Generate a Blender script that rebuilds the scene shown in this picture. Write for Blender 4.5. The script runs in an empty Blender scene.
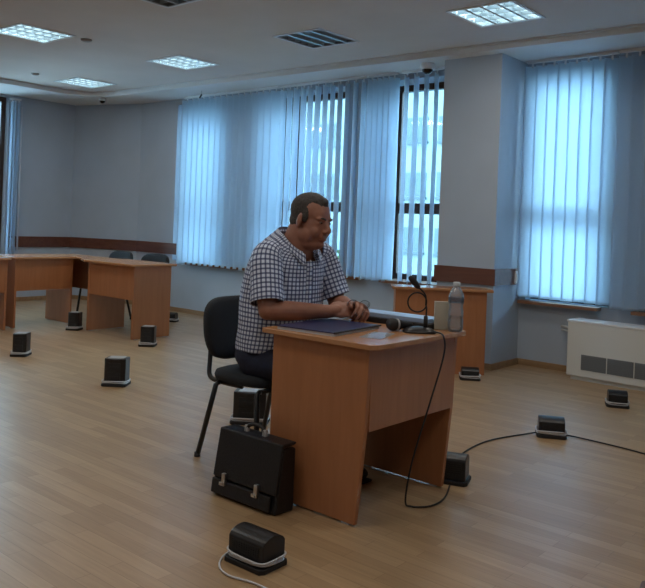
import bpy, bmesh, math, random
from mathutils import Vector, Matrix, Euler, Quaternion
random.seed(7)
PI = math.pi
C = bpy.context.scene.collection

# ---------------------------------------------------------------- camera
F_PX, CX, CY, HC, YAW, PITCH, ROLL = 769.0, 322.0, 220.0, 1.23, 0.707, 0.003, 0.039
cam_d = bpy.data.cameras.new('camera'); cam = bpy.data.objects.new('camera', cam_d); C.objects.link(cam)
cam_d.sensor_fit = 'HORIZONTAL'; cam_d.sensor_width = 36.0
cam_d.lens = F_PX / 645.0 * 36.0
cam_d.shift_x = (322.5 - CX) / 645.0
cam_d.shift_y = -(294.0 - CY) / 645.0
cam_d.clip_start = 0.02; cam_d.clip_end = 300
cp, sp, cr, sr = math.cos(PITCH), math.sin(PITCH), math.cos(ROLL), math.sin(ROLL)
fw = Vector((0, cp, sp)); r0 = Vector((1, 0, 0)); u0 = Vector((0, -sp, cp))
ra = r0 * cr + u0 * sr; ua = -r0 * sr + u0 * cr
Zr = Matrix.Rotation(YAW, 3, 'Z'); fw, ra, ua = Zr @ fw, Zr @ ra, Zr @ ua
M = Matrix.Identity(4)
for i in range(3):
    M[i][0], M[i][1], M[i][2] = ra[i], ua[i], -fw[i]
M[0][3], M[1][3], M[2][3] = 0, 0, HC
cam.matrix_world = M
bpy.context.scene.camera = cam

# ---------------------------------------------------------------- world, exposure
vs = bpy.context.scene.view_settings
vs.view_transform = 'Standard'; vs.look = 'None'; vs.exposure = 0.25; vs.gamma = 1.0
w = bpy.data.worlds.new('world'); bpy.context.scene.world = w; w.use_nodes = True
bgn = w.node_tree.nodes['Background']
bgn.inputs[0].default_value = (0.49, 0.79, 1.0, 1); bgn.inputs[1].default_value = 11.0
LAMP_POWER = 7.0         # W of each lit ceiling fixture
LAMP_COL = (1.0, 0.92, 0.82)

# ---------------------------------------------------------------- materials
def nmat(name):
    m = bpy.data.materials.new(name); m.use_nodes = True
    return m, m.node_tree, m.node_tree.nodes['Principled BSDF']
def mat(name, col, rough=0.6, metal=0.0, noise=0.0, scale=20.0, emis=None, estr=0.0, spec=0.5, bump=0.0, stretch=(1,1,1), **kw):
    m, nt, b = nmat(name)
    b.inputs['Base Color'].default_value = (*col, 1); b.inputs['Roughness'].default_value = rough
    b.inputs['Metallic'].default_value = metal; b.inputs['Specular IOR Level'].default_value = spec
    if emis: b.inputs['Emission Color'].default_value = (*emis, 1); b.inputs['Emission Strength'].default_value = estr
    for k, v in kw.items(): b.inputs[k].default_value = v
    if noise or bump:
        tc = nt.nodes.new('ShaderNodeTexCoord'); mp = nt.nodes.new('ShaderNodeMapping'); mp.inputs['Scale'].default_value = stretch
        nz = nt.nodes.new('ShaderNodeTexNoise'); nz.inputs['Scale'].default_value = scale; nz.inputs['Detail'].default_value = 5
        nt.links.new(tc.outputs['Object'], mp.inputs[0]); nt.links.new(mp.outputs[0], nz.inputs[0])
        if noise:
            rp = nt.nodes.new('ShaderNodeValToRGB')
            rp.color_ramp.elements[0].position = 0.3; rp.color_ramp.elements[1].position = 0.7
            rp.color_ramp.elements[0].color = (*[c * (1 - noise) for c in col], 1)
            rp.color_ramp.elements[1].color = (*[min(1, c * (1 + noise)) for c in col], 1)
            nt.links.new(nz.outputs['Fac'], rp.inputs[0]); nt.links.new(rp.outputs[0], b.inputs['Base Color'])
        if bump:
            bp = nt.nodes.new('ShaderNodeBump'); bp.inputs['Strength'].default_value = bump; bp.inputs['Distance'].default_value = 0.004
            nt.links.new(nz.outputs['Fac'], bp.inputs['Height']); nt.links.new(bp.outputs[0], b.inputs['Normal'])
    return m

def floor_mat():
    m, nt, b = nmat('oak laminate'); N = nt.nodes.new; L = nt.links.new
    tc = N('ShaderNodeTexCoord')
    br = N('ShaderNodeTexBrick'); br.offset = 0.37; br.offset_frequency = 2
    br.inputs['Color1'].default_value = (0.37, 0.240, 0.128, 1); br.inputs['Color2'].default_value = (0.47, 0.320, 0.180, 1)
    br.inputs['Mortar'].default_value = (0.27, 0.170, 0.09, 1)
    br.inputs['Scale'].default_value = 1; br.inputs['Mortar Size'].default_value = 0.0011; br.inputs['Bias'].default_value = -0.1
    br.inputs['Brick Width'].default_value = 0.52; br.inputs['Row Height'].default_value = 0.066
    L(tc.outputs['Object'], br.inputs[0])
    mp = N('ShaderNodeMapping'); mp.inputs['Scale'].default_value = (1.6, 28, 1); L(tc.outputs['Object'], mp.inputs[0])
    nz = N('ShaderNodeTexNoise'); nz.inputs['Scale'].default_value = 2.2; nz.inputs['Detail'].default_value = 6; L(mp.outputs[0], nz.inputs[0])
    mx = N('ShaderNodeMixRGB'); mx.blend_type = 'MULTIPLY'; mx.inputs[0].default_value = 0.32
    rp = N('ShaderNodeValToRGB'); rp.color_ramp.elements[0].color = (0.55, 0.5, 0.45, 1); rp.color_ramp.elements[1].color = (1.1, 1.08, 1.05, 1)
    rp.color_ramp.elements[0].position = 0.3; rp.color_ramp.elements[1].position = 0.68
    L(nz.outputs['Fac'], rp.inputs[0]); L(br.outputs[0], mx.inputs[1]); L(rp.outputs[0], mx.inputs[2]); L(mx.outputs[0], b.inputs['Base Color'])
    b.inputs['Roughness'].default_value = 0.36; b.inputs['Specular IOR Level'].default_value = 0.5
    return m
def wood_mat(name, c1, c2, rough=0.42, axis='Z'):
    m, nt, b = nmat(name); N = nt.nodes.new; L = nt.links.new
    tc = N('ShaderNodeTexCoord'); mp = N('ShaderNodeMapping')
    mp.inputs['Scale'].default_value = (14, 14, 1.3) if axis == 'Z' else (1.3, 14, 14)
    L(tc.outputs['Object'], mp.inputs[0])
    nz = N('ShaderNodeTexNoise'); nz.inputs['Scale'].default_value = 2.0; nz.inputs['Detail'].default_value = 5; nz.inputs['Distortion'].default_value = 0.4
    L(mp.outputs[0], nz.inputs[0]); rp = N('ShaderNodeValToRGB')
    rp.color_ramp.elements[0].position = 0.3; rp.color_ramp.elements[1].position = 0.7
    rp.color_ramp.elements[0].color = (*c1, 1); rp.color_ramp.elements[1].color = (*c2, 1)
    L(nz.outputs['Fac'], rp.inputs[0]); L(rp.outputs[0], b.inputs['Base Color']); b.inputs['Roughness'].default_value = rough
    return m
def slat_mat():
    m, nt, b = nmat('blind fabric'); N = nt.nodes.new; L = nt.links.new
    out = [n for n in nt.nodes if n.type == 'OUTPUT_MATERIAL'][0]
    tr = N('ShaderNodeBsdfTranslucent'); tr.inputs[0].default_value = (0.80, 0.90, 0.98, 1)
    tc = N('ShaderNodeTexCoord'); nz = N('ShaderNodeTexNoise'); nz.inputs['Scale'].default_value = 60; L(tc.outputs['Object'], nz.inputs[0])
    rp = N('ShaderNodeValToRGB'); rp.color_ramp.elements[0].color = (0.50, 0.62, 0.74, 1); rp.color_ramp.elements[1].color = (0.60, 0.72, 0.83, 1)
    L(nz.outputs['Fac'], rp.inputs[0]); L(rp.outputs[0], b.inputs['Base Color']); b.inputs['Roughness'].default_value = 0.8
    mx = N('ShaderNodeMixShader'); mx.inputs[0].default_value = 0.72
    L(b.outputs[0], mx.inputs[1]); L(tr.outputs[0], mx.inputs[2]); L(mx.outputs[0], out.inputs[0])
    return m
def glass_mat(name, col=(1, 1, 1), rough=0.0):
    # thin clear sheet: mostly transparent with a fresnel reflection
    m, nt, b = nmat(name); N = nt.nodes.new; L = nt.links.new
    out = [n for n in nt.nodes if n.type == 'OUTPUT_MATERIAL'][0]
    tr = N('ShaderNodeBsdfTransparent'); tr.inputs[0].default_value = (*col, 1)
    gl = N('ShaderNodeBsdfGlossy'); gl.inputs['Roughness'].default_value = rough + 0.03
    fr = N('ShaderNodeFresnel'); fr.inputs[0].default_value = 1.45
    mx = N('ShaderNodeMixShader'); L(fr.outputs[0], mx.inputs[0]); L(tr.outputs[0], mx.inputs[1]); L(gl.outputs[0], mx.inputs[2]); L(mx.outputs[0], out.inputs[0])
    return m
def bottle_mat():
    m = glass_mat('bottle plastic', (0.90, 0.93, 0.95), 0.05); nt = m.node_tree; N = nt.nodes.new; L = nt.links.new
    out = [n for n in nt.nodes if n.type == 'OUTPUT_MATERIAL'][0]; src = out.inputs[0].links[0].from_socket
    df = N('ShaderNodeBsdfDiffuse'); df.inputs[0].default_value = (0.75, 0.82, 0.88, 1); mx = N('ShaderNodeMixShader'); mx.inputs[0].default_value = 0.25
    L(src, mx.inputs[1]); L(df.outputs[0], mx.inputs[2]); L(mx.outputs[0], out.inputs[0]); return m
def plaid_mat():
    m, nt, b = nmat('checked shirt cotton'); N = nt.nodes.new; L = nt.links.new
    uv = N('ShaderNodeUVMap'); uv.uv_map = 'UVMap'; sx = N('ShaderNodeSeparateXYZ'); L(uv.outputs[0], sx.inputs[0])
    def stripe(sock, per, wid):
        a = N('ShaderNodeMath'); a.operation = 'MULTIPLY'; a.inputs[1].default_value = 1 / per; L(sock, a.inputs[0])
        f = N('ShaderNodeMath'); f.operation = 'FRACT'; L(a.outputs[0], f.inputs[0])
        c = N('ShaderNodeMath'); c.operation = 'LESS_THAN'; c.inputs[1].default_value = wid; L(f.outputs[0], c.inputs[0])
        return c
    su = stripe(sx.outputs[0], 0.0225, 0.38); sv = stripe(sx.outputs[1], 0.0225, 0.38)
    ad = N('ShaderNodeMath'); ad.operation = 'ADD'; L(su.outputs[0], ad.inputs[0]); L(sv.outputs[0], ad.inputs[1])
    hf = N('ShaderNodeMath'); hf.operation = 'MULTIPLY'; hf.inputs[1].default_value = 0.5; L(ad.outputs[0], hf.inputs[0])
    rp = N('ShaderNodeValToRGB'); rp.color_ramp.interpolation = 'CONSTANT'
    rp.color_ramp.elements[0].color = (0.64, 0.71, 0.85, 1); rp.color_ramp.elements[1].position = 0.25; rp.color_ramp.elements[1].color = (0.15, 0.18, 0.30, 1)
    e = rp.color_ramp.elements.new(0.75); e.color = (0.05, 0.065, 0.15, 1)
    L(hf.outputs[0], rp.inputs[0]); L(rp.outputs[0], b.inputs['Base Color']); b.inputs['Roughness'].default_value = 0.85
    tc = N('ShaderNodeTexCoord'); nz = N('ShaderNodeTexNoise'); nz.inputs['Scale'].default_value = 9; nz.inputs['Detail'].default_value = 3; L(tc.outputs['Object'], nz.inputs[0])
    bp = N('ShaderNodeBump'); bp.inputs['Strength'].default_value = 0.9; bp.inputs['Distance'].default_value = 0.03; L(nz.outputs['Fac'], bp.inputs['Height']); L(bp.outputs[0], b.inputs['Normal'])
    return m

MT = {}
MT['floor'] = floor_mat()
MT['wall'] = mat('painted wall', (0.415, 0.485, 0.57), 0.8, noise=0.03, scale=3)
MT['ceil'] = mat('ceiling tiles', (0.62, 0.55, 0.505), 0.9, noise=0.04, scale=2.0, bump=0.2)
MT['soffit'] = mat('soffit paint', (0.66, 0.66, 0.66), 0.8)
MT['rail'] = wood_mat('dark brown rail', (0.105, 0.036, 0.020), (0.16, 0.058, 0.032), 0.45, 'X')
MT['base'] = wood_mat('skirting oak', (0.26, 0.16, 0.08), (0.36, 0.23, 0.12), 0.5, 'X')
MT['frame'] = mat('brown window profile', (0.055, 0.028, 0.022), 0.4)
MT['glass'] = glass_mat('window glass', (0.93, 0.98, 1.0))
MT['sill'] = mat('sill edge', (0.23, 0.12, 0.07), 0.5)
MT['slat'] = slat_mat()
MT['rail_w'] = mat('headrail white', (0.72, 0.75, 0.78), 0.4)
MT['desk'] = wood_mat('beech laminate', (0.37, 0.150, 0.062), (0.43, 0.180, 0.078), 0.38)
MT['desktop'] = wood_mat('beech laminate top', (0.42, 0.205, 0.095), (0.50, 0.255, 0.125), 0.22, 'X')
MT['edge'] = mat('beech edging', (0.42, 0.215, 0.105), 0.35)
MT['black'] = mat('black plastic', (0.012, 0.012, 0.014), 0.32, noise=0.1, scale=40)
MT['black_m'] = mat('black matte', (0.010, 0.010, 0.012), 0.6)
MT['grille'] = mat('speaker mesh', (0.02, 0.02, 0.022), 0.7, noise=0.5, scale=300)
MT['fabric'] = mat('charcoal seat fabric', (0.013, 0.016, 0.021), 0.9, noise=0.25, scale=200, bump=0.3)
MT['tube'] = mat('black enamel tube', (0.010, 0.010, 0.011), 0.35)
MT['leather'] = mat('black leather', (0.008, 0.008, 0.010), 0.42, bump=0.35, noise=0.2, scale=120)
MT['chrome'] = mat('brushed steel', (0.62, 0.62, 0.62), 0.35, 1.0)
MT['silver'] = mat('silver plastic', (0.42, 0.42, 0.43), 0.4)
MT['cable_w'] = mat('white cable', (0.62, 0.62, 0.64), 0.5)
MT['cable_b'] = mat('black cable', (0.012, 0.012, 0.013), 0.5)
MT['heater'] = mat('heater enamel', (0.66, 0.68, 0.66), 0.4)
MT['vent'] = mat('heater vent', (0.17, 0.19, 0.21), 0.6)
MT['skin'] = mat('skin', (0.31, 0.135, 0.088), 0.5, noise=0.10, scale=25, bump=0.12)
MT['skin'].node_tree.nodes['Principled BSDF'].inputs['Subsurface Weight'].default_value = 0.08
MT['skin'].node_tree.nodes['Principled BSDF'].inputs['Subsurface Radius'].default_value = (0.01, 0.004, 0.002)
MT['hair'] = mat('dark greying hair', (0.050, 0.043, 0.040), 0.75, noise=0.7, scale=260, bump=0.6)
MT['plaid'] = plaid_mat()
MT['trouser'] = mat('navy trouser cloth', (0.008, 0.012, 0.035), 0.85, noise=0.2, scale=60)
MT['shoe'] = mat('shoe leather', (0.008, 0.007, 0.007), 0.35)
MT['eye'] = mat('eye white', (0.22, 0.17, 0.15), 0.3)
MT['iris'] = mat('iris', (0.02, 0.012, 0.01), 0.2)
MT['lip'] = mat('lips', (0.26, 0.085, 0.065), 0.5)
MT['navy'] = mat('navy folder cover', (0.010, 0.018, 0.080), 0.4)
MT['paper'] = mat('paper', (0.70, 0.74, 0.80), 0.7)
MT['paleblue'] = mat('pale blue folder', (0.38, 0.50, 0.70), 0.35)
MT['cream'] = mat('cream card', (0.52, 0.49, 0.40), 0.7)
MT['bottle'] = bottle_mat()
MT['clear'] = glass_mat('clear plastic', (0.93, 0.95, 0.97), 0.03)
MT['water'] = glass_mat('water', (0.90, 0.95, 0.97), 0.0)
MT['label'] = glass_mat('clear label', (0.8, 0.86, 0.92), 0.1); MT['label_x'] = mat('clear label band', (0.55, 0.62, 0.70), 0.4)
MT['lit'] = mat('lit tube', (1, 1, 1), 0.5, emis=(0.72, 0.95, 1.0), estr=2.2)
MT['unlit'] = mat('unlit tube', (0.55, 0.55, 0.56), 0.4)
MT['reflector'] = mat('mirror reflector', (0.80, 0.86, 0.90), 0.25, 0.85)
MT['reflector_unlit'] = mat('unlit reflector', (0.32, 0.33, 0.34), 0.35, 0.6)  # darker copy for switched-off fixtures, their shade put into the colour
MT['louvre'] = mat('louvre blade', (0.60, 0.66, 0.70), 0.3, 0.7)
MT['facade'] = mat('pale facade', (0.15, 0.20, 0.21), 0.8, noise=0.05, scale=1)
MT['fwin'] = mat('facade window', (0.035, 0.07, 0.09), 0.15)
MT['leaf'] = mat('foliage', (0.07, 0.13, 0.05), 0.8, noise=0.4, scale=3)
MT['bark'] = mat('bark', (0.12, 0.09, 0.07), 0.9)
MT['ground'] = mat('pavement', (0.15, 0.16, 0.16), 0.9)
MT['dome'] = mat('smoked dome', (0.01, 0.01, 0.012), 0.12)
MT['switch'] = mat('white socket', (0.72, 0.74, 0.76), 0.4)

# ---------------------------------------------------------------- helpers
def link(name, me, m, parent=None, bevel=0.0, smooth=None):
    o = bpy.data.objects.new(name, me); C.objects.link(o)
    if m is not None:
        if isinstance(m, (list, tuple)):
            for x in m: me.materials.append(x)
        else: me.materials.append(m)
    if parent is not None: o.parent = parent
    if smooth:
        for p in me.polygons: p.use_smooth = True
    if bevel:
        b = o.modifiers.new('bevel', 'BEVEL'); b.width = bevel; b.segments = 2; b.limit_method = 'ANGLE'; b.angle_limit = math.radians(40)
    return o
def tag(o, label=None, cat=None, group=None, kind=None):
    if label: o['label'] = label
    if cat: o['category'] = cat
    if group: o['group'] = group
    if kind: o['kind'] = kind
    return o
def empty(name, loc=(0, 0, 0), rz=0, label=None, cat=None, group=None):
    o = bpy.data.objects.new(name, None); C.objects.link(o); o.location = loc; o.rotation_euler = (0, 0, rz); o.empty_display_size = 0.1
    return tag(o, label, cat, group)
class MB:
    def __init__(s): s.bm = bmesh.new()
    def box(s, x0, x1, y0, y1, z0, z1, mi=0, mtx=None):
        c = [(x, y, z) for x in (x0, x1) for y in (y0, y1) for z in (z0, z1)]
        v = [s.bm.verts.new((mtx @ Vector(p)) if mtx else p) for p in c]
        for f in ((0,1,3,2),(4,6,7,5),(0,4,5,1),(2,3,7,6),(0,2,6,4),(1,5,7,3)):
            fc = s.bm.faces.new([v[i] for i in f]); fc.material_index = mi
        return s
    def prism(s, pts, axis, a, b):
        # extrude polygon (2D) along axis
        def P(p, t):
            return {'x': (t, p[0], p[1]), 'y': (p[0], t, p[1]), 'z': (p[0], p[1], t)}[axis]
        A = [s.bm.verts.new(P(p, a)) for p in pts]; B = [s.bm.verts.new(P(p, b)) for p in pts]
        s.bm.faces.new(A); s.bm.faces.new(B[::-1]); n = len(pts)
        for i in range(n): s.bm.faces.new((A[i], B[i], B[(i+1) % n], A[(i+1) % n]))
        return s
    def ring_loft(s, rings, cap=True, closed=True):
        V = [[s.bm.verts.new(p) for p in r] for r in rings]; n = len(V[0])
        for a, b in zip(V, V[1:]):
            for i in range(n if closed else n - 1): s.bm.faces.new((a[i], a[(i+1) % n], b[(i+1) % n], b[i]))
        if cap: s.bm.faces.new(V[0][::-1]); s.bm.faces.new(V[-1])
        return s
    def tube(s, pts, r, seg=8, cap=True):
        pts = [Vector(p) for p in pts]; R = r if isinstance(r, (list, tuple)) else [r] * len(pts)
        rings = []; up = Vector((0, 0, 1)); prev = None
        for i, p in enumerate(pts):
            t = (pts[min(i+1, len(pts)-1)] - pts[max(i-1, 0)]).normalized()
            if prev is None: n = t.orthogonal().normalized()
            else: n = (prev - t * prev.dot(t)); n = n.normalized() if n.length > 1e-6 else t.orthogonal().normalized()
            prev = n; b = t.cross(n)
            rings.append([p + (n * math.cos(2*PI*k/seg) + b * math.sin(2*PI*k/seg)) * R[i] for k in range(seg)])
        return s.ring_loft(rings, cap)
    def lathe(s, prof, c=(0, 0, 0), seg=24, axis=Vector((0, 0, 1))):
        q = Vector((0, 0, 1)).rotation_difference(Vector(axis).normalized()); c = Vector(c)
        rings = [[c + q @ Vector((r * math.cos(2*PI*k/seg), r * math.sin(2*PI*k/seg), z)) for k in range(seg)] for r, z in prof]
        return s.ring_loft(rings, True)
    def ell(s, c, r, rot=None, sub=3):
        m = Matrix.Translation(Vector(c)) @ (rot.to_matrix().to_4x4() if rot else Matrix.Identity(4)) @ Matrix.Diagonal((*r, 1))
        bmesh.ops.create_icosphere(s.bm, subdivisions=sub, radius=1, matrix=m); return s
    def cap(s, a, b, ra, rb, seg=12):
        # rounded tapering capsule
        a, b = Vector(a), Vector(b); d = (b - a); l = d.length; d = d / l; n = d.orthogonal().normalized(); e = d.cross(n); rings = []
        for i in range(5):
            t = -PI/2 + i * PI/8 + 0.02; rings.append((a + d * ra * math.sin(t), ra * math.cos(t)))
        for i in range(5):
            t = i * PI/8 - 0.02; rings.append((b + d * rb * math.sin(t), rb * math.cos(t)))
        s.ring_loft([[p + (n * math.cos(2*PI*k/seg) + e * math.sin(2*PI*k/seg)) * r for k in range(seg)] for p, r in rings]); return s
    def build(s, name, m, parent=None, bevel=0.0, smooth=False, recalc=True):
        if recalc: bmesh.ops.recalc_face_normals(s.bm, faces=s.bm.faces)
        me = bpy.data.meshes.new(name); s.bm.to_mesh(me); s.bm.free()
        return link(name, me, m, parent, bevel, smooth)
def autosmooth(o, ang=40):
    me = o.data
    for p in me.polygons: p.use_smooth = True
    me.set_sharp_from_angle(angle=math.radians(ang)); return o
def bez(pts, n=10):
    # catmull-rom through points
    P = [Vector(p) for p in pts]; out = []
    for i in range(len(P) - 1):
        a, b, c, d = P[max(i-1, 0)], P[i], P[i+1], P[min(i+2, len(P)-1)]
        for k in range(n):
            t = k / n
            out.append(0.5 * ((2*b) + (c-a)*t + (2*a-5*b+4*c-d)*t*t + (-a+3*b-3*c+d)*t**3))
    return out + [P[-1]]
def struct(name, mb, m, parent=None, **k):
    o = mb.build(name, m, parent, **k)
    if parent is None: o['kind'] = 'structure'
    return o
def slab_holes(axis, a, b, u0, u1, v0, v1, holes):
    """slab between a and b along axis; holes = (u0,u1,v0,v1)"""
    us = sorted({u0, u1, *[h[0] for h in holes], *[h[1] for h in holes]}); vv = sorted({v0, v1, *[h[2] for h in holes], *[h[3] for h in holes]})
    us = [u for u in us if u0 <= u <= u1]; vv = [v for v in vv if v0 <= v <= v1]; mb = MB()
    for i in range(len(us) - 1):
        for j in range(len(vv) - 1):
            cu, cv = (us[i]+us[i+1])/2, (vv[j]+vv[j+1])/2
            if any(h[0] < cu < h[1] and h[2] < cv < h[3] for h in holes): continue
            if axis == 'z': mb.box(us[i], us[i+1], vv[j], vv[j+1], a, b)
            if axis == 'y': mb.box(us[i], us[i+1], a, b, vv[j], vv[j+1])
            if axis == 'x': mb.box(a, b, us[i], us[i+1], vv[j], vv[j+1])
    bmesh.ops.remove_doubles(mb.bm, verts=mb.bm.verts, dist=1e-5)
    # drop the internal faces shared by two cells
    seen = {}
    for f in mb.bm.faces: seen.setdefault(tuple(round(x, 4) for x in f.calc_center_median()), []).append(f)
    bmesh.ops.delete(mb.bm, geom=[f for v in seen.values() if len(v) > 1 for f in v], context='FACES')
    return mb

# ---------------------------------------------------------------- room shell
XL, XR, YB, YW, YR, YO = -9.9, 3.0, -3.0, 6.40, 6.58, 6.86
ZC, ZS = 2.82, 2.765
struct('floor', MB().box(XL-0.3, XR+0.3, YB-0.3, YO+0.0, -0.12, 0), MT['floor'])

# lamp openings: (x0, y_far, lit)
LS = 0.52
LAMPS = [(-3.02, 5.38, 1), (-4.67, 5.25, 0), (-6.54, 5.31, 1), (-8.59, 5.47, 1), (-6.74, 3.77, 1), (-4.73, 3.64, 0),
         (-3.1, 3.7, 1), (-1.2, 3.7, 1), (-6.9, 1.9, 1), (-4.9, 1.9, 1), (-2.6, 1.7, 1), (-0.4, 1.7, 1), (-3.0, -0.6, 1), (0.0, -0.6, 1), (-6.0, -0.6, 1), (-8.8, 3.8, 1)]  # these fixtures are out of view, added to raise the light level
LH = [(x, x + LS, y - LS, y) for x, y, l in LAMPS]
struct('ceiling', slab_holes('z', ZC, ZC + 0.04, XL-0.3, XR+0.3, YB-0.3, YO, LH), MT['ceil'])
struct('ceiling_void', MB().box(XL-0.3, XR+0.3, YB-0.3, YO, ZC+0.20, ZC+0.24), MT['ceil'])
# perimeter soffit, a shallow step below the ceiling
YS, XS = 5.80, -9.05
mb = MB()
mb.prism([(XS+0.5, YS), (XR+0.2, YS+0.30), (XR+0.2, YO), (XL, YO), (XL, YB), (XS, YB), (XS, YS-0.45), (XS+0.1, YS-0.2), (XS+0.27, YS-0.06)], 'z', ZS, ZC)
struct('trim_1', mb, MT['soffit'], bevel=0.006)
mb = MB().prism([(XS+0.52, YS-0.03), (XR+0.2, YS+0.27), (XR+0.2, YS+0.30), (XS+0.5, YS)], 'z', ZC-0.012, ZC)
struct('trim_2', mb, MT['soffit'])

WZ0, WZ1 = 0.66, 2.70
WIN = [(-8.02, -7.02), (-6.46, -5.16), (-4.96, -3.84)]
WINR = [(-3.14, -2.38), (-1.35, -0.45), (0.3, 1.3)]  # last two windows are unseen, added to let in more daylight
struct('wall_back', slab_holes('y', YW, YO, -8.80, -3.78, 0, ZS, [(a, b, WZ0, WZ1) for a, b in WIN]), MT['wall'])
struct('wall_back_right', slab_holes('y', YR, YO, -3.20, XR, 0, ZS, [(a, b, 0.60, WZ1) for a, b in WINR]), MT['wall'])
struct('wall_pillar', MB().box(-3.78, -3.20, 6.08, YO, 0, ZS), MT['wall'])
struct('wall_corner', MB().prism([(XL, 6.05), (-8.80, YW), (-8.80, YO), (XL-0.25, YO), (XL-0.25, 6.05)], 'z', 0, ZS), MT['wall'])
struct('wall_left', slab_holes('x', XL-0.25, XL, YB, 6.05, 0, ZC, [(3.9, 5.06, 0.60, 2.74)]), MT['wall'])
struct('wall_right', MB().box(XR, XR+0.25, YB, YO, 0, ZC), MT['wall'])
struct('wall_front', MB().box(XL-0.25, XR+0.25, YB-0.25, YB, 0, ZC), MT['wall'])

# brown protective rail around the walls
RZ0, RZ1 = 0.735, 0.88
n = 3
def trim(mb, m, **k):
    global n
    o = struct('trim_%d' % n, mb, m, **k); n += 1; return o
trim(MB().box(XL, XL+0.02, 5.09, 6.05, RZ0, RZ1), MT['rail'])
trim(MB().prism([(XL, 6.05), (XL+0.02, 6.036), (-8.80, YW-0.021), (-8.80, YW)], 'z', RZ0, RZ1), MT['rail'])
trim(MB().box(-8.80, -7.86, YW-0.02, YW, RZ0, RZ1), MT['rail'])
mb = MB().box(-3.80, -3.18, 6.06, 6.08, RZ0, RZ1).box(-3.20, -3.18, 6.08, 6.50, RZ0, RZ1).box(-3.80, -3.78, 6.08, YW, RZ0, RZ1)
trim(mb, MT['rail'])
# skirting
def bboard(side, mb): struct('baseboard_' + side, mb, MT['base'], bevel=0.003)
BH = 0.055
bboard('back', MB().box(-8.80, -3.79, YW-0.018, YW, 0, BH))
bboard('corner', MB().prism([(XL, 6.05), (XL+0.018, 6.037), (-8.80, YW-0.019), (-8.80, YW)], 'z', 0, BH))
bboard('left', MB().box(XL, XL+0.018, YB, 6.05, 0, BH))
bboard('pillar', MB().box(-3.798, -3.182, 6.062, 6.08, 0, BH).box(-3.20, -3.182, 6.08, YR, 0, BH))
bboard('back_right', MB().box(-3.18, XR, YR-0.018, YR, 0, BH))
bboard('right', MB().box(XR-0.018, XR, YB, YR-0.02, 0, BH))
bboard('front', MB().box(XL+0.02, XR-0.02, YB, YB+0.018, 0, BH))

# windows
def window(i, x0, x1, z0, z1, y=6.72, mull=None, transom=1.41):
    root = empty('window_%d' % i, ((x0+x1)/2, y, z0)); root['kind'] = 'structure'
    w2 = (x1-x0)/2; h = z1-z0; t = 0.065; mb = MB()
    mb.box(-w2, -w2+t, -0.035, 0.035, 0, h).box(w2-t, w2, -0.035, 0.035, 0, h)
    mb.box(-w2+t, w2-t, -0.035, 0.035, 0, t).box(-w2+t, w2-t, -0.035, 0.035, h-t, h)
    tz = transom - z0; mb.box(-w2+t, w2-t, -0.035, 0.035, tz-0.055, tz+0.055)
    mx = [] if mull is None else [mull-(x0+x1)/2]
    for q in mx: mb.box(q-0.04, q+0.04, -0.034, 0.034, t, h-t)
    mb.build('window_frame', MT['frame'], root)
    xs = [-w2+t] + mx + [w2-t]
    for a, b in zip(xs, xs[1:]):
        for c, d in ((t, tz-0.055), (tz+0.055, h-t)):
            MB().box(a, b, -0.004, 0.004, c, d).build('pane', MT['glass'], root)
    return root
k = 1
for (a, b), mu in zip(WIN, (None, -6.12, -4.70)): window(k, a, b, WZ0, WZ1, mull=mu); k += 1
for (a, b) in WINR: window(k, a, b, 0.60, WZ1); k += 1
wl = window(k, -0.58, 0.58, 0.60, 2.74, y=0)
wl.location = (XL-0.12, 4.48, 0.60); wl.rotation_euler = (0, 0, PI/2)
# sills
def sill(x0, x1, y, z):
    o = MB().box(x0, x1, y-0.10, y+0.22, z-0.028, z).build('window_sill', MT['sill']); o['kind'] = 'structure'
    o.name = 'trim_%d' % globals()['n']; globals()['n'] += 1
sill(-7.68, -7.02, YW, 0.655); sill(-7.0, -6.3, YW, 0.655); sill(-6.05, -4.86, YW, 0.675); sill(-4.6, -3.81, YW, 0.675)
sill(-3.17, -2.44, YR, 0.595); sill(-2.16, -0.4, YR, 0.595)

# ---------------------------------------------------------------- vertical blinds
def blind(x0, x1, y, z0, z1, psi, label, pitch=0.108, wid=0.127, jit=3.0, rot=0, loc=None):
    cx = (x0+x1)/2; root = empty('vertical_blind', loc or (cx, y, z0), rot, label, 'blind', 'vertical blinds over the windows')
    L = x1-x0; H = z1-z0
    mb = MB(); hang = MB().box(-L/2, L/2, -0.020, 0.020, H-0.022, H); chain = MB(); nn = max(2, int(round(L/pitch))); prev = None
    for i in range(nn):
        xc = -L/2 + (i+0.5)*L/nn; a = math.radians(psi(i/(nn-1)) + random.uniform(-jit, jit)); zb = random.uniform(0.0, 0.012)
        t = Vector((math.cos(a), math.sin(a), 0)); nv = Vector((-math.sin(a), math.cos(a), 0)); K = 7; rows = []
        for z in (zb, zb+0.03, (H-0.07)*0.33, (H-0.07)*0.66, H-0.050):
            tw = random.uniform(-0.004, 0.004)
            rows.append([Vector((xc+tw, 0, z)) + t*((j/(K-1)-0.5)*wid) + nv*(0.007*(1-(2*j/(K-1)-1)**2)) for j in range(K)])
        V = [[mb.bm.verts.new(p) for p in r] for r in rows]; 
        for r1, r2 in zip(V, V[1:]):
            for j in range(K-1): mb.bm.faces.new((r1[j], r1[j+1], r2[j+1], r2[j]))
        hang.box(xc-0.008, xc+0.008, -0.003, 0.003, H-0.065, H-0.02)
        c0 = Vector((xc, 0, zb+0.02))
        if prev is not None: chain.tube([prev, (prev+c0)/2-Vector((0,0,0.008)), c0], 0.0016, 5)
        prev = c0
    o = mb.build('slats', MT['slat'], root, smooth=True, recalc=False)
    so = o.modifiers.new('thickness', 'SOLIDIFY'); so.thickness = 0.0008
    hang.build('headrail', MT['rail_w'], root); chain.build('bottom_chain', MT['rail_w'], root)
    return root
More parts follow.
